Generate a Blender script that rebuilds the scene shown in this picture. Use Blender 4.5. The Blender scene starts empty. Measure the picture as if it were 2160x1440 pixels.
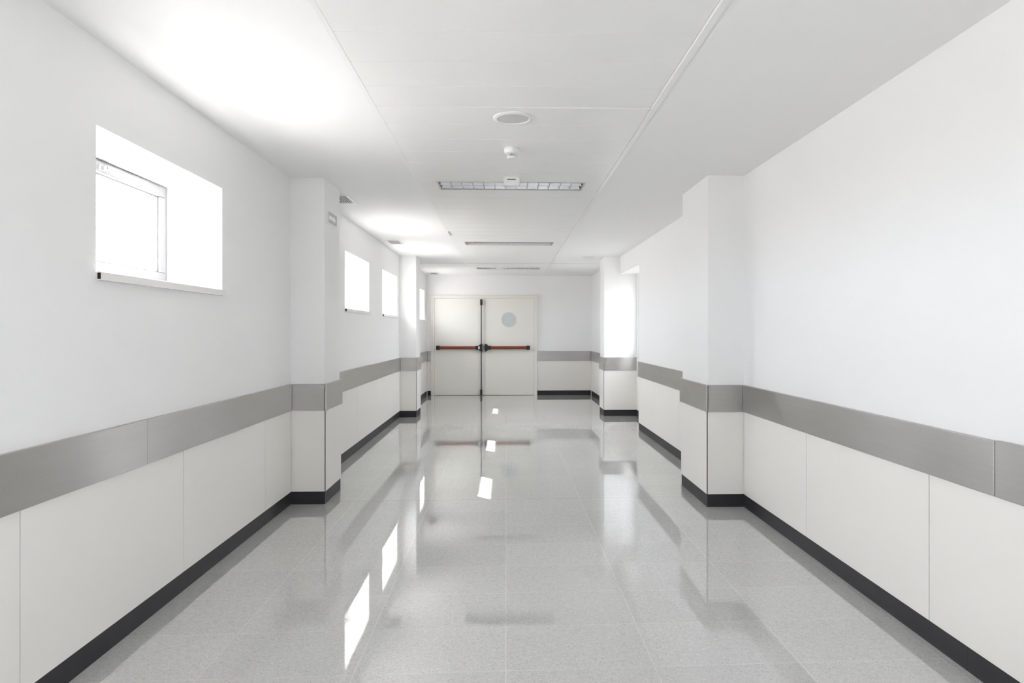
import bpy, bmesh, math
from mathutils import Vector, Matrix

scene = bpy.context.scene
COL = scene.collection

# ------------------------------------------------------------------ camera
F, H = 1440.0, 1.35
VPX, VPY, KY = 1067.0, 700.0, 2.5e-5
OFF = F * F * KY
YAW = math.atan(OFF / F)
cam_data = bpy.data.cameras.new('camera')
cam = bpy.data.objects.new('camera', cam_data)
COL.objects.link(cam)
cam.location = (0, 0, H)
cam.rotation_euler = (math.pi / 2, 0, -YAW)
cam_data.sensor_fit = 'HORIZONTAL'
cam_data.sensor_width = 36.0
cam_data.lens = F / 2160 * 36.0
cam_data.shift_x = (1080 - (VPX + OFF)) / 2160
cam_data.shift_y = (VPY - 720) / 2160
cam_data.clip_start = 0.02
cam_data.clip_end = 200
scene.camera = cam

# ------------------------------------------------------------------ view
vs = scene.view_settings
vs.view_transform = 'Standard'
vs.look = 'None'
vs.gamma = 1.0
vs.use_curve_mapping = False
scene.display_settings.display_device = 'sRGB'
vs.exposure = 0.94

# ------------------------------------------------------------------ sky and sun
world = bpy.data.worlds.new('sky')
scene.world = world
world.use_nodes = True
wn, wl = world.node_tree.nodes, world.node_tree.links
wn.clear()
wo = wn.new('ShaderNodeOutputWorld')
wb = wn.new('ShaderNodeBackground')
wt = wn.new('ShaderNodeTexCoord')
wsx = wn.new('ShaderNodeSeparateXYZ')
wr = wn.new('ShaderNodeValToRGB')
wm = wn.new('ShaderNodeMath'); wm.operation = 'MULTIPLY_ADD'
wm.inputs[1].default_value = 0.5; wm.inputs[2].default_value = 0.5
wl.new(wt.outputs['Generated'], wsx.inputs[0])
wl.new(wsx.outputs['Z'], wm.inputs[0])
wl.new(wm.outputs[0], wr.inputs[0])
cr = wr.color_ramp
cr.elements[0].position = 0.47; cr.elements[0].color = (0.68, 0.65, 0.63, 1)      # sunlit ground outside
cr.elements[1].position = 0.53; cr.elements[1].color = (0.915, 0.945, 1.0, 1)      # bright hazy sky
wmap = wn.new('ShaderNodeMapRange')          # the side away from the sun is dimmer, its ground lies in the building's shade
wmap.inputs['From Min'].default_value = -0.5; wmap.inputs['From Max'].default_value = 0.5
wmap.inputs['To Min'].default_value = 0.0; wmap.inputs['To Max'].default_value = 1.0
wl.new(wsx.outputs['X'], wmap.inputs['Value'])
wr2 = wn.new('ShaderNodeValToRGB')
wl.new(wm.outputs[0], wr2.inputs[0])
wr2.color_ramp.elements[0].position = 0.47; wr2.color_ramp.elements[0].color = (0.25, 0.25, 0.25, 1)
wr2.color_ramp.elements[1].position = 0.53; wr2.color_ramp.elements[1].color = (0.68, 0.70, 0.75, 1)
wmix = wn.new('ShaderNodeMix'); wmix.data_type = 'RGBA'
wl.new(wmap.outputs['Result'], wmix.inputs['Factor'])
wl.new(wr.outputs[0], wmix.inputs['A']); wl.new(wr2.outputs[0], wmix.inputs['B'])
wl.new(wmix.outputs['Result'], wb.inputs['Color'])
wb.inputs['Strength'].default_value = 14.0
wl.new(wb.outputs[0], wo.inputs['Surface'])

SUN_DIR = Vector((1.0, -1.10, -1.105)).normalized()
sd = bpy.data.lights.new('sun', 'SUN')
sd.energy = 20.0
sd.angle = math.radians(0.53)
sd.color = (1.0, 0.97, 0.93)
so = bpy.data.objects.new('sun', sd)
COL.objects.link(so)
so.location = (-8, 12, 9)
so.rotation_euler = SUN_DIR.to_track_quat('-Z', 'Y').to_euler()

cy = scene.cycles
cy.max_bounces = 14
cy.diffuse_bounces = 10
cy.glossy_bounces = 5
cy.transparent_max_bounces = 12
cy.caustics_reflective = True
cy.blur_glossy = 0.6
cy.sample_clamp_indirect = 10.0
cy.use_adaptive_sampling = False
cy.use_denoising = True

# ------------------------------------------------------------------ materials
def new_mat(name):
    m = bpy.data.materials.new(name)
    m.use_nodes = True
    nt = m.node_tree
    nt.nodes.clear()
    out = nt.nodes.new('ShaderNodeOutputMaterial')
    return m, nt, out


def principled(name, color, rough=0.5, metal=0.0, spec=0.5, vary=0.03, scale=6.0, bump=0.0, bump_scale=200.0, coat=0.0, coat_rough=0.05):
    m, nt, out = new_mat(name)
    N, L = nt.nodes, nt.links
    b = N.new('ShaderNodeBsdfPrincipled')
    tc = N.new('ShaderNodeTexCoord')
    nz = N.new('ShaderNodeTexNoise')
    nz.inputs['Scale'].default_value = scale
    nz.inputs['Detail'].default_value = 4
    L.new(tc.outputs['Object'], nz.inputs['Vector'])
    mx = N.new('ShaderNodeMix'); mx.data_type = 'RGBA'
    c = list(color) + [1.0]
    mx.inputs['A'].default_value = [min(1, v * (1 - vary)) for v in color] + [1]
    mx.inputs['B'].default_value = [min(1, v * (1 + vary)) for v in color] + [1]
    L.new(nz.outputs[0], mx.inputs['Factor'])
    L.new(mx.outputs['Result'], b.inputs['Base Color'])
    b.inputs['Roughness'].default_value = rough
    b.inputs['Metallic'].default_value = metal
    b.inputs['Specular IOR Level'].default_value = spec
    b.inputs['Coat Weight'].default_value = coat
    b.inputs['Coat Roughness'].default_value = coat_rough
    if bump > 0:
        n2 = N.new('ShaderNodeTexNoise')
        n2.inputs['Scale'].default_value = bump_scale
        L.new(tc.outputs['Object'], n2.inputs['Vector'])
        bp = N.new('ShaderNodeBump')
        bp.inputs['Strength'].default_value = bump
        bp.inputs['Distance'].default_value = 0.001
        L.new(n2.outputs[0], bp.inputs['Height'])
        L.new(bp.outputs[0], b.inputs['Normal'])
    L.new(b.outputs[0], out.inputs['Surface'])
    return m


PAINT = principled('white_wall_paint', (0.885, 0.885, 0.885), 0.42, spec=0.35, vary=0.006, scale=1.5, bump=0.04, bump_scale=60)
PLASTER = principled('white_ceiling_plaster', (0.89, 0.89, 0.885), 0.6, spec=0.25, vary=0.006, scale=1.2, bump=0.04, bump_scale=70)
PLANK = principled('white_lacquered_metal_plank', (0.86, 0.86, 0.85), 0.28, spec=0.5, vary=0.006, scale=2)
LAMINATE = principled('off_white_laminate', (0.85, 0.834, 0.797), 0.38, spec=0.4, vary=0.01, scale=1.1)
BASE = principled('charcoal_baseboard', (0.026, 0.025, 0.029), 0.5, spec=0.35, vary=0.1, scale=9)
BLACK = principled('black_plastic', (0.012, 0.012, 0.012), 0.4, vary=0.1)
DARK = principled('dark_gap', (0.01, 0.01, 0.01), 0.8, vary=0.1)
RED = principled('red_brown_push_bar', (0.22, 0.045, 0.022), 0.35, vary=0.06, scale=14)
CREAM = principled('cream_door_lacquer', (0.83, 0.815, 0.76), 0.32, spec=0.5, vary=0.008, scale=1.3)
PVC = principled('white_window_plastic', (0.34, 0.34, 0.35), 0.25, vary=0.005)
SILLM = principled('white_sill', (0.80, 0.79, 0.77), 0.22, spec=0.5, vary=0.02, scale=4)
WHITEP = principled('white_plastic', (0.82, 0.83, 0.81), 0.4, vary=0.01)
GREYMESH = principled('pale_grey_speaker_mesh', (0.60, 0.60, 0.60), 0.6, vary=0.12, scale=420)
FROST = principled('grey_frosted_glass', (0.585, 0.62, 0.625), 0.25, vary=0.02)
ALU = principled('mirror_aluminium', (0.62, 0.62, 0.65), 0.09, metal=1.0, vary=0.02, scale=30)
ALUM = principled('satin_aluminium', (0.62, 0.60, 0.56), 0.3, metal=1.0, vary=0.03, scale=30)
TUBE = principled('white_fluorescent_tube', (0.85, 0.85, 0.84), 0.3, vary=0.01)
SIGNG = principled('grey_green_sign_film', (0.40, 0.44, 0.42), 0.35, vary=0.04, scale=20)
SIGNW = principled('white_sign_film', (0.86, 0.88, 0.85), 0.35, vary=0.01)
CHROME = principled('bright_chrome', (0.8, 0.8, 0.82), 0.12, metal=1.0, vary=0.02)


def steel():
    m, nt, out = new_mat('brushed_stainless_steel')
    N, L = nt.nodes, nt.links
    b = N.new('ShaderNodeBsdfPrincipled')
    geo = N.new('ShaderNodeNewGeometry')
    cr_ = N.new('ShaderNodeVectorMath'); cr_.operation = 'CROSS_PRODUCT'
    cr_.inputs[1].default_value = (0.05, 0.08, 1)
    L.new(geo.outputs['True Normal'], cr_.inputs[0])
    L.new(cr_.outputs[0], b.inputs['Tangent'])
    tc = N.new('ShaderNodeTexCoord')
    mp = N.new('ShaderNodeMapping'); mp.inputs['Scale'].default_value = (3, 3, 260)
    L.new(tc.outputs['Object'], mp.inputs[0])
    nz = N.new('ShaderNodeTexNoise'); nz.inputs['Scale'].default_value = 1.0; nz.inputs['Detail'].default_value = 3
    L.new(mp.outputs[0], nz.inputs['Vector'])
    mp2 = N.new('ShaderNodeMapping'); mp2.inputs['Scale'].default_value = (2.2, 2.2, 7)
    L.new(tc.outputs['Object'], mp2.inputs[0])
    n2 = N.new('ShaderNodeTexNoise'); n2.inputs['Scale'].default_value = 1.0; n2.inputs['Detail'].default_value = 5
    L.new(mp2.outputs[0], n2.inputs['Vector'])
    ad = N.new('ShaderNodeMath'); ad.operation = 'ADD'
    L.new(nz.outputs[0], ad.inputs[0]); L.new(n2.outputs[0], ad.inputs[1])
    rp = N.new('ShaderNodeValToRGB')
    rp.color_ramp.elements[0].position = 0.6; rp.color_ramp.elements[0].color = (0.465, 0.455, 0.44, 1)
    rp.color_ramp.elements[1].position = 1.4; rp.color_ramp.elements[1].color = (0.53, 0.52, 0.505, 1)
    hf = N.new('ShaderNodeMath'); hf.operation = 'MULTIPLY'; hf.inputs[1].default_value = 0.7
    L.new(ad.outputs[0], hf.inputs[0])
    rp.color_ramp.elements[0].position = 0.4; rp.color_ramp.elements[1].position = 1.0
    L.new(hf.outputs[0], rp.inputs[0])
    L.new(rp.outputs[0], b.inputs['Base Color'])
    b.inputs['Metallic'].default_value = 1.0
    b.inputs['Roughness'].default_value = 0.28
    b.inputs['Anisotropic'].default_value = 0.95
    b.inputs['Anisotropic Rotation'].default_value = 0.25
    L.new(b.outputs[0], out.inputs['Surface'])
    return m


STEEL = steel()


def glass(name='clear_window_glass', tint=0.98):
    m, nt, out = new_mat(name)
    N, L = nt.nodes, nt.links
    fr = N.new('ShaderNodeFresnel'); fr.inputs['IOR'].default_value = 1.45
    t = N.new('ShaderNodeBsdfTransparent'); t.inputs[0].default_value = (tint, tint, tint, 1)
    g = N.new('ShaderNodeBsdfGlossy'); g.inputs['Roughness'].default_value = 0.0
    mx = N.new('ShaderNodeMixShader')
    ge = N.new('ShaderNodeNewGeometry')
    fb = N.new('ShaderNodeMath'); fb.operation = 'SUBTRACT'; fb.inputs[0].default_value = 1.0
    L.new(ge.outputs['Backfacing'], fb.inputs[1])
    fm = N.new('ShaderNodeMath'); fm.operation = 'MULTIPLY'
    L.new(fr.outputs[0], fm.inputs[0]); L.new(fb.outputs[0], fm.inputs[1])
    L.new(fm.outputs[0], mx.inputs[0]); L.new(t.outputs[0], mx.inputs[1]); L.new(g.outputs[0], mx.inputs[2])
    L.new(mx.outputs[0], out.inputs['Surface'])
    return m


GLASS = glass()
GLASS_MID = glass('dimmed_window_glass', 0.82)        # made-up tint, dims the daylight falling on the door
GLASS_DIM = glass('strongly_dimmed_window_glass', 0.56)  # denser made-up tint, cuts daylight at the niche and in the end bay


def floor_mat():
    m, nt, out = new_mat('polished_grey_terrazzo_tiles')
    N, L = nt.nodes, nt.links

    def math_(op, a, b_=None, c=None):
        n = N.new('ShaderNodeMath'); n.operation = op
        for i, v in enumerate((a, b_, c)):
            if v is None:
                continue
            if isinstance(v, (int, float)):
                n.inputs[i].default_value = v
            else:
                L.new(v, n.inputs[i])
        return n.outputs[0]
    b = N.new('ShaderNodeBsdfPrincipled')
    tc = N.new('ShaderNodeTexCoord')
    sp = N.new('ShaderNodeSeparateXYZ')
    L.new(tc.outputs['Object'], sp.inputs[0])
    x, y = sp.outputs['X'], sp.outputs['Y']
    ys = math_('SUBTRACT', y, math_('MULTIPLY', x, 0.022))
    u = math_('DIVIDE', math_('ADD', x, 0.0 + 60), 0.60)
    v = math_('DIVIDE', math_('SUBTRACT', ys, 2.722 - 40.65), 0.4065)
    du = math_('ABSOLUTE', math_('SUBTRACT', math_('FRACT', math_('ADD', u, 0.5)), 0.5))
    dv = math_('ABSOLUTE', math_('SUBTRACT', math_('FRACT', math_('ADD', v, 0.5)), 0.5))
    lu = math_('LESS_THAN', du, 0.0016 / 0.60)
    lv = math_('LESS_THAN', dv, 0.0015 / 0.4065)
    gn = N.new('ShaderNodeTexNoise'); gn.inputs['Scale'].default_value = 3.5; gn.inputs['Detail'].default_value = 3
    L.new(tc.outputs['Object'], gn.inputs['Vector'])
    gf = math_('MULTIPLY_ADD', gn.outputs[0], 1.6, -0.15)
    gf.node.use_clamp = True
    line = math_('MAXIMUM', math_('MULTIPLY', lu, 1.0), math_('MULTIPLY', lv, 0.85))
    line = math_('MULTIPLY', line, gf)
    # per tile tone
    cb = N.new('ShaderNodeCombineXYZ')
    L.new(math_('FLOOR', u), cb.inputs[0]); L.new(math_('FLOOR', v), cb.inputs[1])
    wnz = N.new('ShaderNodeTexWhiteNoise'); wnz.noise_dimensions = '2D'
    L.new(cb.outputs[0], wnz.inputs['Vector'])
    # fine chips
    vo = N.new('ShaderNodeTexVoronoi'); vo.inputs['Scale'].default_value = 250
    L.new(tc.outputs['Object'], vo.inputs['Vector'])
    sc = N.new('ShaderNodeSeparateColor'); L.new(vo.outputs['Color'], sc.inputs[0])
    chip = N.new('ShaderNodeValToRGB')
    e = chip.color_ramp.elements
    e[0].position = 0.0; e[0].color = (0.38, 0.385, 0.38, 1)
    e[1].position = 1.0; e[1].color = (0.66, 0.66, 0.65, 1)
    for p, c in ((0.05, 0.46), (0.16, 0.52), (0.75, 0.555), (0.95, 0.595)):
        k = e.new(p); k.color = (c, c * 1.003, c * 0.985, 1)
    L.new(sc.outputs[0], chip.inputs[0])
    nz = N.new('ShaderNodeTexNoise'); nz.inputs['Scale'].default_value = 45; nz.inputs['Detail'].default_value = 6
    L.new(tc.outputs['Object'], nz.inputs['Vector'])
    n3 = N.new('ShaderNodeTexNoise'); n3.inputs['Scale'].default_value = 2.2; n3.inputs['Detail'].default_value = 5
    L.new(tc.outputs['Object'], n3.inputs['Vector'])
    tone = math_('ADD', math_('MULTIPLY', wnz.outputs[0], 0.05), 0.975)
    tone = math_('MULTIPLY', tone, math_('ADD', math_('MULTIPLY', nz.outputs[0], 0.24), 0.88))
    tone = math_('MULTIPLY', tone, math_('ADD', math_('MULTIPLY', n3.outputs[0], 0.06), 0.97))
    vm = N.new('ShaderNodeVectorMath'); vm.operation = 'SCALE'
    L.new(chip.outputs[0], vm.inputs[0]); L.new(tone, vm.inputs['Scale'])
    m1 = N.new('ShaderNodeMix'); m1.data_type = 'RGBA'
    L.new(line, m1.inputs['Factor']); L.new(vm.outputs[0], m1.inputs['A'])
    m1.inputs['B'].default_value = (0.74, 0.72, 0.67, 1)
    # two dark movement joints
    j1 = math_('LESS_THAN', math_('ABSOLUTE', math_('SUBTRACT', ys, 12.35)), 0.026)
    j2 = math_('LESS_THAN', math_('ABSOLUTE', math_('SUBTRACT', ys, 5.52)), 0.0022)
    j = math_('MAXIMUM', math_('MULTIPLY', j1, 0.75), math_('MULTIPLY', j2, 0.5))
    m2 = N.new('ShaderNodeMix'); m2.data_type = 'RGBA'
    L.new(j, m2.inputs['Factor']); L.new(m1.outputs['Result'], m2.inputs['A'])
    m2.inputs['B'].default_value = (0.10, 0.075, 0.06, 1)
    L.new(m2.outputs['Result'], b.inputs['Base Color'])
    b.inputs['Roughness'].default_value = 0.03
    b.inputs['IOR'].default_value = 1.62
    b.inputs['Coat Weight'].default_value = 0.55
    b.inputs['Coat Roughness'].default_value = 0.03
    b.inputs['Coat IOR'].default_value = 1.6
    nb = N.new('ShaderNodeTexNoise'); nb.inputs['Scale'].default_value = 5.0; nb.inputs['Detail'].default_value = 1
    L.new(tc.outputs['Object'], nb.inputs['Vector'])
    bp = N.new('ShaderNodeBump'); bp.inputs['Strength'].default_value = 0.12; bp.inputs['Distance'].default_value = 0.001
    L.new(nb.outputs[0], bp.inputs['Height'])
    L.new(bp.outputs[0], b.inputs['Normal'])
    L.new(bp.outputs[0], b.inputs['Coat Normal'])
    L.new(b.outputs[0], out.inputs['Surface'])
    return m


FLOORM = floor_mat()

# ------------------------------------------------------------------ mesh helpers
class MB:
    def __init__(self):
        self.bm = bmesh.new()

    def box(self, x0, x1, y0, y1, z0, z1, bevel=0.0, seg=2):
        x0, x1 = min(x0, x1), max(x0, x1)
        y0, y1 = min(y0, y1), max(y0, y1)
        z0, z1 = min(z0, z1), max(z0, z1)
        vs_ = [self.bm.verts.new(p) for p in ((x0, y0, z0), (x1, y0, z0), (x1, y1, z0), (x0, y1, z0),
                                              (x0, y0, z1), (x1, y0, z1), (x1, y1, z1), (x0, y1, z1))]
        fs = [self.bm.faces.new([vs_[i] for i in q]) for q in ((3, 2, 1, 0), (4, 5, 6, 7), (0, 1, 5, 4),
                                                               (1, 2, 6, 5), (2, 3, 7, 6), (3, 0, 4, 7))]
        if bevel > 0:
            ed = list({e for f in fs for e in f.edges})
            bmesh.ops.bevel(self.bm, geom=ed, offset=bevel, segments=seg, affect='EDGES', profile=0.5)
        return self

    def prism(self, pts, axis, a, b):
        """extrude a closed 2D outline along axis from a to b. 2D coords are the remaining axes in xyz order"""
        def P(p, t):
            if axis == 'x': return (t, p[0], p[1])
            if axis == 'y': return (p[0], t, p[1])
            return (p[0], p[1], t)
        A = [self.bm.verts.new(P(p, a)) for p in pts]
        B = [self.bm.verts.new(P(p, b)) for p in pts]
        n = len(pts)
        self.bm.faces.new(A); self.bm.faces.new(B[::-1])
        for i in range(n):
            k = (i + 1) % n
            self.bm.faces.new((A[i], B[i], B[k], A[k]))
        return self

    def lathe(self, prof, centre, axis='z', n=48):
        """prof: list of (radius, height)"""
        cx, cy_, cz = centre
        rings = []
        for r, h in prof:
            ring = []
            if r < 1e-6:
                p = (cx, cy_, cz + h) if axis == 'z' else ((cx, cy_ + h, cz) if axis == 'y' else (cx + h, cy_, cz))
                ring = [self.bm.verts.new(p)]
            else:
                for i in range(n):
                    a = 2 * math.pi * i / n
                    ca, sa = r * math.cos(a), r * math.sin(a)
                    p = (cx + ca, cy_ + sa, cz + h) if axis == 'z' else ((cx + ca, cy_ + h, cz + sa) if axis == 'y' else (cx + h, cy_ + ca, cz + sa))
                    ring.append(self.bm.verts.new(p))
            rings.append(ring)
        for a, b in zip(rings, rings[1:]):
            for i in range(n):
                k = (i + 1) % n
                if len(a) == 1 and len(b) == 1: continue
                if len(a) == 1: f = (a[0], b[i], b[k])
                elif len(b) == 1: f = (a[i], b[0], a[k])
                else: f = (a[i], b[i], b[k], a[k])
                self.bm.faces.new(f)
        for ring, rev in ((rings[0], False), (rings[-1], True)):
            if len(ring) > 2:
                self.bm.faces.new(ring if not rev else ring[::-1])
        return self

    def build(self, name, mat, parent=None, smooth=False):
        bmesh.ops.recalc_face_normals(self.bm, faces=self.bm.faces)
        me = bpy.data.meshes.new(name)
        if smooth:
            for f in self.bm.faces: f.smooth = True
            for e in self.bm.edges:
                if len(e.link_faces) == 2 and e.calc_face_angle(0) > math.radians(35): e.smooth = False
        self.bm.to_mesh(me); self.bm.free()
        o = bpy.data.objects.new(name, me)
        me.materials.append(mat)
        COL.objects.link(o)
        if parent is not None:
            o.parent = parent
            o.location = -parent.location
        return o


def tag(o, label, cat, group=None, kind=None):
    o['label'] = label
    o['category'] = cat
    if group: o['group'] = group
    if kind: o['kind'] = kind
    return o


def empty(name, loc, label, cat, group=None, kind=None):
    o = bpy.data.objects.new(name, None)
    o.empty_display_size = 0.1
    o.location = loc
    COL.objects.link(o)
    return tag(o, label, cat, group, kind)


def sub(mb, name, mat, parent, smooth=False):
    o = mb.build(name, mat, None, smooth)
    o.parent = parent
    o.matrix_parent_inverse = Matrix.Translation(parent.location + (parent.parent.location if parent.parent else Vector())).inverted()
    return o


# ------------------------------------------------------------------ main dimensions
XL, XR = -1.69, 1.845
Y0, Y1 = -2.6, 14.60
ZC = 2.56
WL_OUT, WR_OUT = -2.13, 2.20
REV = -2.01                    # inner face of the window frames
Z_S, Z_H = 1.60, 2.205         # window sill and head
WIN = [(2.88, 4.13), (7.24, 8.50), (9.42, 10.67), (12.98, 14.23), (0.55, 1.80)]  # last one is an unseen window added to brighten the near end
NY0, NY1, NZ = 9.38, 10.95, 2.28      # window niche in the right wall
NX = 2.115
NW = (0.985, 2.25)
DX0, DX1, DZ = -1.59, 0.658, 2.12     # door opening
PIL = [('left', 5.42, 5.905, XL, -1.425), ('left', 10.90, 11.395, XL, -1.425),
       ('right', 5.22, 5.975, XR, 1.56), ('right', 10.95, 11.42, NX + 0.03, 1.585)]
T_WAIN, T_RAIL, T_BASE = 0.011, 0.022, 0.007
Z_B, Z_R0, Z_R1 = 0.10, 0.735, 0.942

# ------------------------------------------------------------------ room shell
MB().box(-2.6, 2.6, Y0 - 0.3, Y1 + 0.5, -0.12, 0.0).build('floor', FLOORM)
tag(bpy.data.objects['floor'], 'polished grey speckled tile floor reflecting the corridor', 'floor', kind='structure')

wl_ = MB()
ys = Y0
for a, b in sorted(WIN):
    wl_.box(WL_OUT, XL, ys, a, 0, ZC)
    wl_.box(WL_OUT, XL, a, b, 0, Z_S - 0.035)
    wl_.box(WL_OUT, XL, a, b, Z_H, ZC)
    ys = b
wl_.box(WL_OUT, XL, ys, Y1 + 0.2, 0, ZC)
tag(wl_.build('wall_left', PAINT), 'long white left wall pierced by small high windows', 'wall', kind='structure')

wr_ = MB()
BY0, BY1 = -2.3, -0.6                 # unseen wide window added behind the viewer as fill light
wr_.box(XR, WR_OUT, Y0, BY0, 0, ZC).box(XR, WR_OUT, BY1, NY0, 0, ZC)
wr_.box(XR, WR_OUT, BY0, BY1, 0, NW[0]).box(XR, WR_OUT, BY0, BY1, NW[1], ZC)
EY0, EY1 = 11.62, 12.95               # window added to brighten the end bay, hidden behind the far right pillar
wr_.box(XR, WR_OUT, NY1 + 0.02, EY0, 0, ZC).box(XR, WR_OUT, EY1, Y1 + 0.2, 0, ZC)
wr_.box(XR, WR_OUT, EY0, EY1, 0, NW[0]).box(XR, WR_OUT, EY0, EY1, NW[1], ZC)
wr_.box(XR, WR_OUT, NY0, NY1 + 0.02, NZ, ZC)
wr_.box(NX, WR_OUT, NY0, NY1 + 0.02, 0, NW[0])
wr_.box(NX, WR_OUT, NY0, NY1, NW[1], NZ)
wr_.box(NX, WR_OUT, NY0, NY0 + 0.06, NW[0], NW[1])
wr_.box(NX, WR_OUT, NY1 - 0.06, NY1 + 0.02, NW[0], NW[1])
tag(wr_.build('wall_right', PAINT), 'long white glossy right wall with a window niche', 'wall', kind='structure')

wb_ = MB()
wb_.box(XL, DX0, Y1, Y1 + 0.2, 0, ZC).box(DX1, XR, Y1, Y1 + 0.2, 0, ZC).box(DX0, DX1, Y1, Y1 + 0.2, DZ, ZC)
tag(wb_.build('wall_back', PAINT), 'white end wall around the cream double door', 'wall', kind='structure')
tag(MB().box(WL_OUT, WR_OUT, Y0 - 0.2, Y0, 0, ZC).build('wall_front', PAINT), 'plain white wall closing the corridor behind the viewer', 'wall', kind='structure')

# ceiling: plaster bands on both sides, metal planks in the middle
CX0, CX1 = -0.70, 0.815
YJ = 12.06                         # movement joint across the ceiling
ce = MB()
for ya, yb in ((Y0 - 0.2, YJ - 0.006), (YJ + 0.006, Y1 + 0.3)):
    ce.box(-2.4, CX0 - 0.001, ya, yb, ZC, ZC + 0.12)
    ce.box(CX1 + 0.001, 2.4, ya, yb, ZC, ZC + 0.12)
ce.box(CX0, CX1, Y1 + 0.001, Y1 + 0.3, ZC + 0.0005, ZC + 0.12)
ce.box(CX0, CX1, Y0 - 0.2, Y0 - 0.001, ZC + 0.0005, ZC + 0.12)
ceiling = ce.build('ceiling', PLASTER)
tag(ceiling, 'white corridor ceiling with plank strip down the middle', 'ceiling', kind='structure')
MB().box(-2.4, 2.4, Y0 - 0.2, Y1 + 0.3, ZC + 0.121, ZC + 0.20).build('ceiling_backing', DARK, ceiling)
LIGHTS = [(5.51, 5.815), (9.215, 9.52), (12.83, 13.135)]
LX0, LX1 = -0.555, 0.643
pk = MB()
step = 0.3048
yb = 3.686 - 21 * step
while yb < Y1 - 0.02:
    ya, ye = yb + 0.0012, min(yb + step, Y1) - 0.0012
    z = ZC
    n0 = len(pk.bm.verts)
    lt = next(((a, b) for a, b in LIGHTS if a < (ya + ye) / 2 < b), None)
    if lt:
        pk.box(CX0, LX0, ya, ye, z, z + 0.03, bevel=0.0015, seg=1)
        pk.box(LX1, CX1 - 0.028, ya, ye, z, z + 0.03, bevel=0.0015, seg=1)
        yb += step
    else:
        pk.box(CX0, CX1 - 0.028, ya, ye, z, z + 0.03, bevel=0.0015, seg=1)
    if ye < 3.69:                       # the nearer planks hang slightly proud of level towards the right
        pk.bm.verts.ensure_lookup_table()
        for v in list(pk.bm.verts)[n0:]:
            v.co.z += 0.008 * (v.co.x - CX0) / (CX1 - CX0)
    yb = yb if lt else yb + step
pk.build('ceiling_planks', PLANK, ceiling)
et = MB()
et.box(CX0 - 0.022, CX0 + 0.004, Y0, Y1, ZC - 0.001, ZC + 0.02, bevel=0.0015)
et.box(CX1 - 0.027, CX1 + 0.004, Y0, Y1, ZC - 0.004, ZC + 0.02, bevel=0.0015)
et.build('ceiling_edge_trim', PLANK, ceiling)
MB().box(CX0 + 0.004, CX0 + 0.012, 8.25, 8.55, ZC - 0.012, ZC - 0.001).build('edge_clip', ALUM, ceiling)

MB().box(XL, CX0 - 0.023, YJ - 0.025, YJ + 0.025, ZC - 0.002, ZC + 0.01).box(CX1 + 0.005, XR, YJ - 0.025, YJ + 0.025, ZC - 0.002, ZC + 0.01).box(CX0 + 0.005, CX1 - 0.028, YJ - 0.025, YJ + 0.025, ZC - 0.001, ZC + 0.01).build('joint_cover', GREYMESH, ceiling)

# ------------------------------------------------------------------ pillars
def face_box(mb, side, xw, t, ya, yb, z0, z1, bevel=0.0):
    """thin plate standing proud of a wall face at x = xw"""
    s = 1 if side == 'left' else -1
    mb.box(xw, xw + s * t, ya, yb, z0, z1, bevel)


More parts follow.
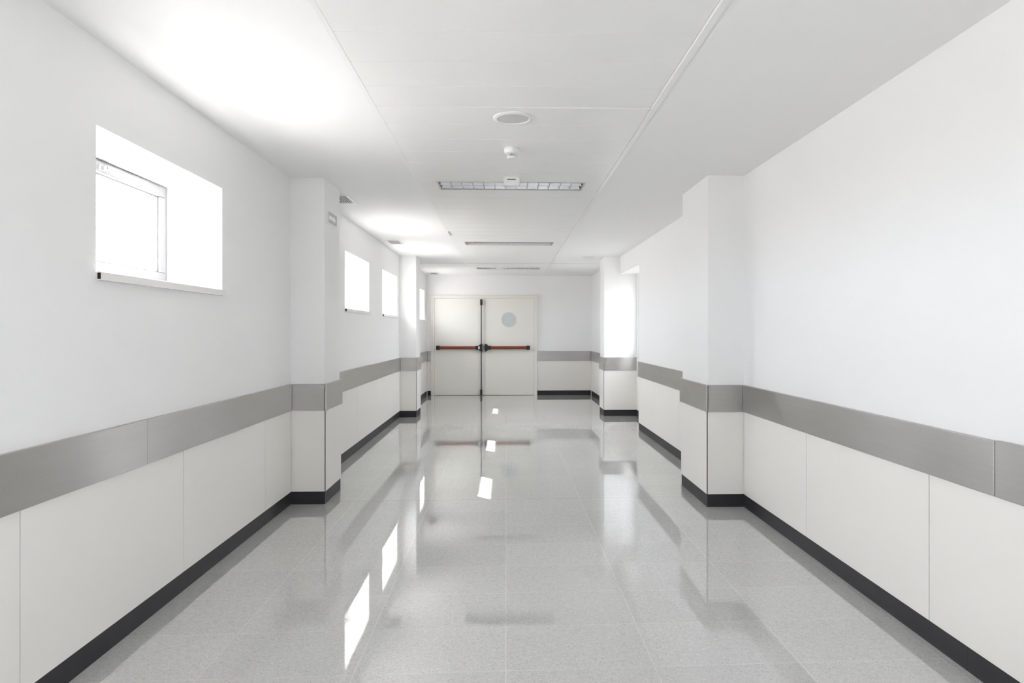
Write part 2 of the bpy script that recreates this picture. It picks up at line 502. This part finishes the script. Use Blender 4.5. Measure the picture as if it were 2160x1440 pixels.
PLAB = {0: 'near left', 1: 'far left', 2: 'near right', 3: 'far right'}
PIL_LABEL = ['white wall pillar with the small arrow sign high up', 'white wall pillar between the third left window and the end bay',
             'white wall pillar on the right standing nearer the viewer', 'white wall pillar beside the bright right window niche']
pillars = []
for i, (side, ya, yb, xw, xf) in enumerate(PIL):
    s = 1 if side == 'left' else -1
    r = empty('pillar', ((xw + xf) / 2, (ya + yb) / 2, 0), PIL_LABEL[i], 'pillar', 'wall pillars along the corridor', 'structure')
    pillars.append(r)
    MB().box(xw, xf, ya, yb, 0, ZC).build('shaft', PAINT, r)
    xo = xf + s * T_WAIN
    # wainscot sheets: front, inner side, rear
    f = MB().box(xw, xo - s * 0.006, ya - T_WAIN, ya, Z_B, Z_R0 + 0.02); f.build('wainscot_panel', LAMINATE, r)
    f = MB(); f.box(xf, xo, ya - T_WAIN + 0.006, yb + T_WAIN - 0.001, Z_B, Z_R0 + 0.02); f.build('wainscot_panel', LAMINATE, r)
    f = MB().box(xw, xo - s * 0.006, yb, yb + T_WAIN, Z_B, Z_R0 + 0.02); f.build('wainscot_panel', LAMINATE, r)
    MB().box(xo - s * 0.007, xo - s * 0.0005, ya - T_WAIN + 0.0005, ya - T_WAIN + 0.007, Z_B - 0.001, Z_R0 + 0.01).build('corner_trim', BLACK, r)
    bb = MB()
    bb.box(xw, xf + s * T_BASE, ya - T_BASE, ya, 0, Z_B)
    bb.box(xf, xf + s * T_BASE, ya, yb, 0, Z_B)
    bb.box(xw, xf + s * T_BASE, yb, yb + T_BASE, 0, Z_B)
    bb.build('baseboard', BASE, r)
    # steel band around the pillar
    g = empty('guard_rail', ((xw + xf) / 2, (ya + yb) / 2, Z_R0),
              ['brushed steel band wrapped around the pillar under the arrow sign',
               'brushed steel band on the left pillar nearest the double door',
               'brushed steel band around the nearer right pillar with scuffed corner',
               'brushed steel band on the pillar beside the right window niche'][i],
              'guard rail', 'steel guard bands along the walls')
    xo = xf + s * T_RAIL
    def plate(mb):
        return mb
    xin = xw + s * (T_RAIL + 0.001) if i != 3 else xw - 0.03
    p = MB().box(xin, xo - s * 0.012, ya - T_RAIL, ya - 0.0005, Z_R0, Z_R1, bevel=0.002); p.build('rail_segment', STEEL, g)
    p = MB()
    p.box(xf + s * 0.0005, xo, ya - T_RAIL, yb + T_RAIL, Z_R0, Z_R1, bevel=0.003); p.build('rail_segment', STEEL, g)
    p = MB().box(xw + s * (T_RAIL + 0.001), xf, yb + 0.0005, yb + T_RAIL, Z_R0, Z_R1, bevel=0.002); p.build('rail_segment', STEEL, g)

# ------------------------------------------------------------------ wainscot, baseboards and rails along the walls
trim_no = 0


def section(side, ya, yb, seams, rail_seams, base_seams, lab, rail_lab, gapa=0.0, gapb=0.0):
    global trim_no
    trim_no += 1
    xw = XL if side == 'left' else XR
    s = 1 if side == 'left' else -1
    t = empty('trim_%d' % trim_no, (xw, (ya + yb) / 2, Z_B), lab, 'wainscot', None, 'structure')
    ed = [ya + gapa] + seams + [yb - gapb]
    for a, b in zip(ed, ed[1:]):
        m = MB(); face_box(m, side, xw, T_WAIN, a + 0.0024, b - 0.0024, Z_B, Z_R0 + 0.02, 0.0008); m.build('wainscot_panel', LAMINATE, t)
    m = MB(); face_box(m, side, xw, 0.004, ya + gapa, yb - gapb, Z_B, Z_R0); m.build('panel_backing', DARK, t)
    ed = [ya + gapa] + base_seams + [yb - gapb]
    nb = MB()
    for a, b in zip(ed, ed[1:]):
        face_box(nb, side, xw, T_BASE, a + 0.0006, b - 0.0006, 0, Z_B)
    tag(nb.build('baseboard_' + side, BASE), lab.replace('off-white laminate wainscot', 'dark charcoal baseboard'), 'baseboard', kind='structure')
    ed = [ya] + rail_seams + [yb]
    if rail_lab is None:
        return
    if rail_seams:
        g = empty('guard_rail', (xw, (ya + yb) / 2, Z_R0), rail_lab, 'guard rail', 'steel guard bands along the walls')
    for k, (a, b) in enumerate(zip(ed, ed[1:])):
        m = MB()
        dz = 0.004 if (k == 0 and rail_seams) else 0.0
        face_box(m, side, xw, T_RAIL, a + 0.0015, b - 0.0015, Z_R0, Z_R1 + dz, 0.002)
        o = m.build('rail_segment' if rail_seams else 'guard_rail', STEEL, g if rail_seams else None)
        if not rail_seams:
            tag(o, rail_lab, 'guard rail', 'steel guard bands along the walls')


g1 = T_RAIL + 0.004
section('left', Y0, 5.42 - g1, [-1.18, 0.02, 1.22, 2.424, 3.624, 4.829], [-0.5, 3.24], [2.94],
        'off-white laminate wainscot below the nearest left window', 'long brushed steel guard band below the nearest left window')
section('left', 5.905 + g1, 10.90 - g1, [6.6, 7.82, 8.99, 10.19], [8.573], [8.2],
        'off-white laminate wainscot below the second and third left windows', 'brushed steel guard band below the second and third left windows')
section('left', 11.395 + g1, Y1 - 0.001, [12.9], [], [],
        'off-white laminate wainscot on the left wall beside the double door', 'short steel guard band on the left wall beside the double door')
section('right', Y0, 5.22 - g1, [-1.9, -0.7, 0.5, 1.69, 2.896, 4.107], [2.485], [2.655],
        'off-white laminate wainscot along the nearest right wall', 'long steel guard band with bright streaks along the nearest right wall')
section('right', 5.975 + g1, NY0, [7.202, 8.406], [], [8.0],
        'off-white laminate wainscot between right pillar and window niche', 'steel guard band on right wall ending at the window niche')
section('right', 11.42 + g1, Y1 - 0.001, [12.8], [], [],
        'off-white laminate wainscot on the short right wall near the end', 'short steel guard band on right wall meeting the end wall')

# niche wainscot
trim_no += 1
t = empty('trim_%d' % trim_no, (NX, 10.1, Z_B), 'off-white laminate wainscot inside the right window niche', 'wainscot', None, 'structure')
MB().box(NX, NX - T_WAIN, NY0, NY1 - 0.025, Z_B, 0.94).build('wainscot_panel', LAMINATE, t)
tag(MB().box(NX, NX - T_BASE, NY0, NY1 - 0.01, 0, Z_B).build('baseboard_right', BASE), 'dark charcoal baseboard inside the right window niche', 'baseboard', kind='structure')
# end wall, right of the door
trim_no += 1
t = empty('trim_%d' % trim_no, ((DX1 + XR) / 2, Y1, Z_B), 'off-white laminate wainscot on end wall right of the door', 'wainscot', None, 'structure')
MB().box(DX1 + 0.012, XR - T_RAIL - 0.002, Y1 - T_WAIN, Y1, Z_B, Z_R0 + 0.02).build('wainscot_panel', LAMINATE, t)
tag(MB().box(DX1 + 0.012, XR - T_RAIL - 0.002, Y1 - T_BASE, Y1, 0, Z_B).build('baseboard_back', BASE), 'dark charcoal baseboard on end wall right of the door', 'baseboard', kind='structure')
tag(MB().box(DX1 + 0.012, XR - T_RAIL - 0.003, Y1 - T_RAIL, Y1 - 0.0005, Z_R0, Z_R1, 0.002).build('guard_rail', STEEL), 'steel guard band on end wall right of the double door', 'guard rail', 'steel guard bands along the walls')
trim_no += 1
t = empty('trim_%d' % trim_no, ((DX0 + XL) / 2, Y1, Z_B), 'narrow off-white wainscot on end wall left of the door', 'wainscot', None, 'structure')
MB().box(XL + T_RAIL + 0.002, DX0 - 0.002, Y1 - T_WAIN, Y1, Z_B, Z_R0 + 0.02).build('wainscot_panel', LAMINATE, t)
tag(MB().box(XL + T_RAIL + 0.002, DX0 - 0.002, Y1 - T_BASE, Y1, 0, Z_B).build('baseboard_back', BASE), 'narrow dark baseboard on end wall left of the door', 'baseboard', kind='structure')
tag(MB().box(XL + T_RAIL + 0.003, DX0 - 0.002, Y1 - T_RAIL, Y1 - 0.0005, Z_R0, Z_R1, 0.002).build('guard_rail', STEEL), 'tiny steel guard band on end wall left of the double door', 'guard rail', 'steel guard bands along the walls')

# ------------------------------------------------------------------ windows
WLAB = ['nearest small high window in the left wall, deep bright reveal', 'first small high window beyond the near left pillar',
        'small high left window just before the far pillar', 'small high left window beside the double door',
        'small high left window added for light beside the viewer, out of view']


def ring(mb, xa, xb, ya, yb, za, zb, w, bev=0.004):
    """rectangular frame lying in the y-z plane"""
    mb.box(xa, xb, ya, yb, za, za + w, bev)
    mb.box(xa, xb, ya, yb, zb - w, zb, bev)
    mb.box(xa, xb, ya, ya + w, za + w, zb - w, bev)
    mb.box(xa, xb, yb - w, yb, za + w, zb - w, bev)


for i, (a, b) in enumerate(WIN):
    w = empty('window_%d' % (i + 1), (REV, (a + b) / 2, Z_S), WLAB[i], 'window', 'small high windows in the left wall', 'structure')
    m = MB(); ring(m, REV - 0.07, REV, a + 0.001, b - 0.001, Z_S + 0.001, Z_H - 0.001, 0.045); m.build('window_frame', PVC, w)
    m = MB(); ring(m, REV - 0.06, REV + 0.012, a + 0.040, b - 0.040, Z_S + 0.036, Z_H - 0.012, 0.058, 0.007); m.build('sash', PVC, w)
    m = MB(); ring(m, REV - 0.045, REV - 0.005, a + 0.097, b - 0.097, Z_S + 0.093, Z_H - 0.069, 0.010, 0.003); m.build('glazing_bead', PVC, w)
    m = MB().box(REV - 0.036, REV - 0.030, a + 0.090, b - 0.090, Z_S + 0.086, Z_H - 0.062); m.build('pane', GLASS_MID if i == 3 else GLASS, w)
    ym = (a + b) / 2 - 0.05
    m = MB()
    m.box(REV + 0.012, REV + 0.022, ym - 0.035, ym + 0.035, Z_H - 0.060, Z_H - 0.030, 0.003)
    m.box(REV + 0.022, REV + 0.050, ym - 0.012, ym + 0.012, Z_H - 0.057, Z_H - 0.033, 0.004)
    m.box(REV + 0.038, REV + 0.054, ym - 0.012, ym + 0.11, Z_H - 0.055, Z_H - 0.035, 0.005)
    m.build('handle', PVC, w)
    sx = XL + 0.022
    m = MB()
    m.prism([(REV - 0.07, Z_S - 0.035), (sx, Z_S - 0.035), (sx, Z_S - 0.002), (sx - 0.003, Z_S), (REV - 0.07, Z_S)], 'y', a + 0.001, b - 0.001)
    sl = m.build('sill', SILLM, w)
    sub(MB().box(XL + 0.006, sx - 0.003, a - 0.001, a + 0.0012, Z_S - 0.031, Z_S - 0.005), 'dark_end_plate', DARK, sl)  # dark plate stands in for the shade inside a hollow sill end

w = empty('window_6', (NX, (NY0 + NY1) / 2, NW[0]), 'tall bright window set in the right wall niche', 'window', None, 'structure')
wa, wb2 = NY0 + 0.06, NY1 - 0.06
m = MB(); ring(m, NX, NX + 0.06, wa + 0.001, wb2 - 0.001, NW[0] + 0.001, NW[1] - 0.001, 0.05); m.build('window_frame', WHITEP, w)
m = MB(); ring(m, NX + 0.01, NX + 0.05, wa + 0.045, wb2 - 0.045, NW[0] + 0.045, NW[1] - 0.045, 0.05); m.build('sash', WHITEP, w)
MB().box(NX + 0.028, NX + 0.034, wa + 0.09, wb2 - 0.09, NW[0] + 0.09, NW[1] - 0.09).build('pane', GLASS_DIM, w)
MB().box(NX - 0.03, NX + 0.02, NY0 + 0.002, NY1 - 0.03, NW[0] - 0.035, NW[0] - 0.001, 0.003).build('sill', SILLM, w)

w = empty('window_7', (NX, (BY0 + BY1) / 2, NW[0]), 'wide window added for fill light in the right wall behind the viewer', 'window', None, 'structure')
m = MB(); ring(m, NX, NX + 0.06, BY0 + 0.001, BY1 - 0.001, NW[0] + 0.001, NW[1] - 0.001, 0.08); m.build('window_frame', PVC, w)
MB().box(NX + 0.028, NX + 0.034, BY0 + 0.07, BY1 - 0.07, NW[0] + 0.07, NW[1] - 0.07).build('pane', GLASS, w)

w = empty('window_8', (NX, (EY0 + EY1) / 2, NW[0]), 'window added to light the end bay, hidden behind the far right pillar', 'window', None, 'structure')
m = MB(); ring(m, NX, NX + 0.06, EY0 + 0.001, EY1 - 0.001, NW[0] + 0.001, NW[1] - 0.001, 0.08); m.build('window_frame', PVC, w)
MB().box(NX + 0.028, NX + 0.034, EY0 + 0.07, EY1 - 0.07, NW[0] + 0.07, NW[1] - 0.07).build('pane', GLASS_DIM, w)

# sampling portals in the window openings: they give no light of their own, they only tell the renderer where daylight enters
def portal(x, y, z, sy, sz, rot):
    d = bpy.data.lights.new('daylight_portal', 'AREA')
    d.shape = 'RECTANGLE'; d.size = sz; d.size_y = sy
    d.cycles.is_portal = True
    o = bpy.data.objects.new('daylight_portal', d)
    COL.objects.link(o)
    o.location = (x, y, z)
    o.rotation_euler = (0, rot, 0)
    return o
for a, b in WIN:
    portal(REV - 0.10, (a + b) / 2, (Z_S + Z_H) / 2, b - a, Z_H - Z_S, -math.pi / 2)
portal(NX + 0.075, (EY0 + EY1) / 2, (NW[0] + NW[1]) / 2, EY1 - EY0, NW[1] - NW[0], math.pi / 2)
portal(NX + 0.075, (NY0 + NY1) / 2, (NW[0] + NW[1]) / 2, wb2 - wa, NW[1] - NW[0], math.pi / 2)
portal(NX + 0.075, (BY0 + BY1) / 2, (NW[0] + NW[1]) / 2, BY1 - BY0, NW[1] - NW[0], math.pi / 2)

# ------------------------------------------------------------------ double door
YD = Y1 - 0.035
door = empty('door_1', (-0.45, YD, 0), 'cream double door with red push bars and round porthole', 'door', None, 'structure')
m = MB()
m.box(DX0, DX0 + 0.075, YD - 0.005, Y1 + 0.12, 0, DZ, 0.003)
m.box(DX1 - 0.058, DX1, YD - 0.005, Y1 + 0.12, 0, DZ, 0.003)
m.box(DX0 + 0.075, DX1 - 0.058, YD - 0.005, Y1 + 0.12, DZ - 0.05, DZ, 0.003)
m.box(DX0 + 0.03, DX0 + 0.036, YD - 0.012, YD - 0.004, 0.02, DZ - 0.02, 0.002)
m.box(DX1 - 0.012, DX1 + 0.012, YD - 0.012, Y1, 0, DZ + 0.012, 0.003)
m.box(DX0 - 0.0, DX1 - 0.012, YD - 0.012, Y1, DZ, DZ + 0.012, 0.003)
m.build('door_frame', CREAM, door)
MB().box(DX0 + 0.07, DX1 - 0.05, YD + 0.051, YD + 0.06, 0.0, DZ - 0.03).build('door_gap', DARK, door)
XM = -0.444
ll = MB().box(DX0 + 0.077, XM - 0.001, YD + 0.002, YD + 0.05, 0.006, DZ - 0.052, 0.003).build('door_leaf', CREAM, door)
rl = MB().box(XM + 0.001, DX1 - 0.060, YD + 0.002, YD + 0.05, 0.006, DZ - 0.052, 0.003).build('door_leaf', CREAM, door)
ll['label'] = 'left door leaf with the vertical rod'
rl['label'] = 'right door leaf with the round porthole'


sub(MB().box(XM - 0.055, XM - 0.002, YD - 0.006, YD + 0.002, 0.01, DZ - 0.056, 0.002), 'cover_strip', CREAM, ll)
ZB = 1.017


def bar(leaf, xa, xb, xlatch, latch_side):
    """push bar from xa to xb, latch box centred on xlatch"""
    s = latch_side
    sub(MB().lathe([(0.0, xa), (0.034, xa), (0.034, xb), (0.0, xb)], (0, YD - 0.055, ZB), 'x', 24), 'push_bar', RED, leaf, True)
    xe = xa - 0.012 if s > 0 else xb + 0.012
    far = xa if s > 0 else xb
    sub(MB().box(far - 0.075 if s > 0 else far - 0.002, far + 0.002 if s > 0 else far + 0.075, YD - 0.095, YD + 0.002, ZB - 0.045, ZB + 0.045, 0.010, 3), 'bar_end_cap', BLACK, leaf)
    near = xb if s > 0 else xa
    sub(MB().prism([(near - s * 0.002, ZB - 0.042), (near + s * 0.055, ZB - 0.042), (xlatch - s * 0.02, ZB - 0.07), (xlatch + s * 0.02, ZB - 0.085),
                    (xlatch + s * 0.02, ZB + 0.085), (xlatch - s * 0.02, ZB + 0.07), (near + s * 0.055, ZB + 0.042), (near - s * 0.002, ZB + 0.042)], 'y', YD - 0.10, YD + 0.002), 'latch_box', BLACK, leaf)


bar(ll, -1.40, -0.635, -0.522, 1)
bar(rl, -0.318, 0.435, -0.42, -1)
sub(MB().box(-0.585, -0.550, YD - 0.106, YD - 0.0995, ZB - 0.03, ZB + 0.03, 0.003), 'latch_plate', CHROME, ll)
sub(MB().box(-0.472, -0.440, YD - 0.05, YD - 0.006, ZB - 0.032, ZB + 0.032, 0.004), 'strike_box', BLACK, rl)
sub(MB().box(-0.463, -0.449, YD - 0.056, YD - 0.049, ZB - 0.016, ZB + 0.016, 0.003), 'strike_plate', CHROME, rl)
sub(MB().box(-0.495, -0.488, YD - 0.012, YD - 0.005, ZB - 0.10, ZB + 0.08, 0.002), 'keeper_strip', ALUM, ll)
rod = MB()
rod.lathe([(0.0, 0.10), (0.011, 0.10), (0.011, 2.0), (0.0, 2.0)], (-0.522, YD - 0.04, 0), 'z', 16)
sub(rod, 'vertical_rod', BLACK, ll, True)
sub(MB().box(-0.545, -0.500, YD - 0.07, YD + 0.002, 1.92, 2.045, 0.006), 'rod_guide', BLACK, ll)
sub(MB().box(-0.498, -0.478, YD - 0.05, YD - 0.004, 1.93, 2.035, 0.004), 'guide_cover', ALUM, ll)
sub(MB().box(-0.545, -0.502, YD - 0.07, YD + 0.002, 0.012, 0.125, 0.006), 'rod_guide', BLACK, ll)
sub(MB().lathe([(0.0, 0.004), (0.168, 0.004), (0.170, 0.0), (0.168, -0.006), (0.156, -0.008), (0.154, -0.003), (0.0, -0.003)], (0.061, YD, 1.613), 'y', 64), 'porthole_ring', CREAM, rl, True)
sub(MB().lathe([(0.0, -0.0035), (0.156, -0.0035), (0.156, -0.0055), (0.0, -0.0055)], (0.061, YD, 1.613), 'y', 64), 'porthole_glass', FROST, rl)

# ------------------------------------------------------------------ things on the ceiling
LL = ['recessed louvre light nearest the viewer, box detector in front', 'recessed louvre light, middle one of the ceiling row', 'recessed louvre light closest to the double door']
for i, (ya, yb) in enumerate(LIGHTS):
    g = empty('ceiling_light', ((LX0 + LX1) / 2, (ya + yb) / 2, ZC), LL[i], 'ceiling light', 'recessed fluorescent lights along the ceiling')
    m = MB()
    zt, zb = ZC + 0.002, ZC - 0.004
    x0, x1 = LX0 - 0.004, LX1 + 0.004
    for q in ((x0, x1, ya - 0.003, ya + 0.014), (x0, x1, yb - 0.014, yb + 0.003), (x0, x0 + 0.016, ya + 0.014, yb - 0.014), (x1 - 0.016, x1, ya + 0.014, yb - 0.014)):
        m.box(q[0], q[1], q[2], q[3], zb, zt + 0.02, 0.0015)
    m.build('frame', ALUM, g)
    a, b = ya + 0.014, yb - 0.014
    ym = (a + b) / 2
    m = MB()
    xa, xb = LX0 + 0.012, LX1 - 0.012
    d = 0.085
    n = 8
    def parab(p, q):
        pts = []
        for k in range(n + 1):
            t_ = k / n
            yy = p + (q - p) * t_
            zz = ZC + 0.004 + d * (1 - (2 * t_ - 1) ** 4)
            pts.append((yy, zz))
        return pts
    top = parab(a, ym - 0.006) + parab(ym + 0.006, b)
    outer = top + [(b, ZC + d + 0.012), (a, ZC + d + 0.012)]
    m.prism(outer, 'x', xa, xb)
    m.box(xa - 0.004, xa, a, b, ZC + 0.002, ZC + d + 0.01)
    m.box(xb, xb + 0.004, a, b, ZC + 0.002, ZC + d + 0.01)
    m.build('reflector', ALU, g)
    nb_ = 13
    for k in range(1, nb_):
        xx = xa + (xb - xa) * k / nb_
        m = MB()
        for p, q in ((a + 0.004, ym - 0.008), (ym + 0.008, b - 0.004)):
            m.prism([(xx - 0.005, ZC + 0.003), (xx + 0.005, ZC + 0.003), (xx + 0.0015, ZC + 0.045), (xx - 0.0015, ZC + 0.045)], 'y', p, q)
        m.build('louvre_blade', ALU, g)
    for yy in ((a + ym) / 2, (ym + b) / 2):
        MB().lathe([(0.0, xa + 0.01), (0.013, xa + 0.01), (0.013, xb - 0.01), (0.0, xb - 0.01)], (0, yy, ZC + 0.062), 'x', 16).build('lamp_tube', TUBE, g, True)

# loudspeaker
sx_, sy_ = 0.042, 3.86
g = empty('ceiling_speaker', (sx_, sy_, ZC), 'round white ceiling loudspeaker with grey mesh centre', 'speaker')
MB().lathe([(0.090, 0.004), (0.114, 0.004), (0.114, -0.004), (0.108, -0.008), (0.094, -0.010), (0.088, -0.006), (0.088, 0.004)], (sx_, sy_, ZC), 'z', 64).build('rim', WHITEP, g, True)
MB().lathe([(0.0, 0.003), (0.090, 0.003), (0.088, -0.004), (0.05, -0.007), (0.0, -0.008)], (sx_, sy_, ZC), 'z', 64).build('grille', GREYMESH, g, True)

# smoke detector
dx, dy = 0.040, 4.50
g = empty('smoke_detector', (dx, dy, ZC), 'round white smoke detector hanging behind the ceiling loudspeaker', 'smoke detector')
MB().lathe([(0.0, 0.0), (0.050, 0.0), (0.052, -0.006), (0.052, -0.022), (0.047, -0.034), (0.036, -0.040), (0.0, -0.040)], (dx, dy, ZC), 'z', 48).build('housing', WHITEP, g, True)
MB().lathe([(0.0, -0.039), (0.027, -0.039), (0.025, -0.060), (0.0, -0.060)], (dx, dy, ZC), 'z', 32).build('sensor_chamber', BLACK, g, True)
m = MB()
for k in range(22):
    a_ = 2 * math.pi * k / 22
    c_, s_ = math.cos(a_), math.sin(a_)
    m.prism([(dx + 0.030 * c_ - 0.0022 * s_, dy + 0.030 * s_ + 0.0022 * c_), (dx + 0.034 * c_ - 0.0022 * s_, dy + 0.034 * s_ + 0.0022 * c_),
             (dx + 0.034 * c_ + 0.0022 * s_, dy + 0.034 * s_ - 0.0022 * c_), (dx + 0.030 * c_ + 0.0022 * s_, dy + 0.030 * s_ - 0.0022 * c_)], 'z', ZC - 0.058, ZC - 0.038)
m.build('cage', WHITEP, g)
MB().lathe([(0.0, -0.057), (0.033, -0.057), (0.032, -0.064), (0.026, -0.070), (0.0, -0.071)], (dx, dy, ZC), 'z', 32).build('cap', WHITEP, g, True)

# box-shaped detector in front of the first light
ex, ey = 0.045, 5.36
g = empty('motion_detector', (ex, ey, ZC), 'small white box-shaped detector just in front of the nearest ceiling light', 'motion detector')
MB().box(ex - 0.058, ex + 0.058, ey - 0.055, ey + 0.055, ZC - 0.012, ZC, 0.003).build('mounting_plate', WHITEP, g)
m = MB()
pts = []
for k in range(13):
    a_ = math.pi * k / 12
    pts.append((ey + 0.048 * math.cos(a_), ZC - 0.030 - 0.040 * math.sin(a_)))
pts += [(ey - 0.048, ZC - 0.011), (ey + 0.048, ZC - 0.011)]
m.prism(pts, 'x', ex - 0.062, ex + 0.062)
m.build('housing', WHITEP, g, True)
MB().box(ex - 0.035, ex + 0.032, ey - 0.0495, ey - 0.046, ZC - 0.026, ZC - 0.021).build('slot', DARK, g)
MB().box(ex + 0.062, ex + 0.066, ey - 0.040, ey + 0.030, ZC - 0.058, ZC - 0.016, 0.003).build('end_cap', ALUM, g)

# ventilation grilles
VL = ['slatted ceiling vent partly hidden behind the near left pillar', 'slatted ceiling vent between second and third left windows', 'slatted ceiling vent in the far left corner by the door']
VY = [(6.085, 6.47), (9.03, 9.46), (13.97, 14.36)]
VX0, VX1 = -1.600, -1.392
v0 = None


def make_vent():
    g = empty('air_vent', (0, 0, 0), VL[0], 'air vent', 'slatted vents in the left ceiling band')
    hx, hy = (VX1 - VX0) / 2, 0.20
    m = MB()
    w_ = 0.026
    for q in ((-hx, hx, -hy, -hy + w_), (-hx, hx, hy - w_, hy), (-hx, -hx + w_, -hy + w_, hy - w_), (hx - w_, hx, -hy + w_, hy - w_)):
        m.box(q[0], q[1], q[2], q[3], -0.006, 0, 0.002)
    m.build('frame', WHITEP, g)
    MB().box(-hx + w_, hx - w_, -hy + w_, hy - w_, -0.0008, 0.0).build('backing', DARK, g)
    for k in range(7):
        xx = -hx + w_ + (2 * hx - 2 * w_) * (k + 0.5) / 7
        MB().prism([(xx - 0.0045, -0.0055), (xx + 0.0015, -0.0055), (xx + 0.0035, -0.001), (xx - 0.0025, -0.001)], 'y', -hy + w_, hy - w_).build('slat', WHITEP, g)
    return g


v0 = make_vent()
for i, (ya, yb) in enumerate(VY):
    if i == 0:
        r = v0
    else:
        r = v0.copy(); COL.objects.link(r)
        for ch in v0.children:
            c = ch.copy(); COL.objects.link(c); c.parent = r
        r['label'] = VL[i]
    r.location = ((VX0 + VX1) / 2, (ya + yb) / 2, ZC)

g = empty('access_panel', (1.32, 11.03, ZC), 'plain white access panel in the ceiling by the far right pillar', 'access panel')
MB().box(1.235, 1.415, 10.86, 11.19, ZC - 0.003, ZC, 0.001).build('panel_frame', WHITEP, g)
MB().box(1.25, 1.40, 10.88, 11.17, ZC - 0.006, ZC - 0.0032, 0.001).build('panel_lid', WHITEP, g)

# arrow sign on the near left pillar
xs = -1.425
g = empty('arrow_sign', (xs, 5.655, 2.275), 'small grey sign with white arrow on the near left pillar', 'sign')
ya, yb, za, zb = 5.505, 5.805, 2.218, 2.328
MB().box(xs, xs + 0.006, ya, yb, za, zb, 0.001).build('sign_plate', SIGNW, g)
MB().box(xs + 0.0045, xs + 0.0068, ya + 0.016, yb - 0.016, za + 0.010, zb - 0.010).build('sign_field', SIGNG, g)
zc = (za + zb) / 2
MB().prism([(ya + 0.030, zc - 0.015), (yb - 0.120, zc - 0.015), (yb - 0.120, zc - 0.031), (yb - 0.050, zc), (yb - 0.120, zc + 0.031), (yb - 0.120, zc + 0.015), (ya + 0.030, zc + 0.015)],
           'x', xs + 0.006, xs + 0.0075).build('arrow', SIGNW, g)
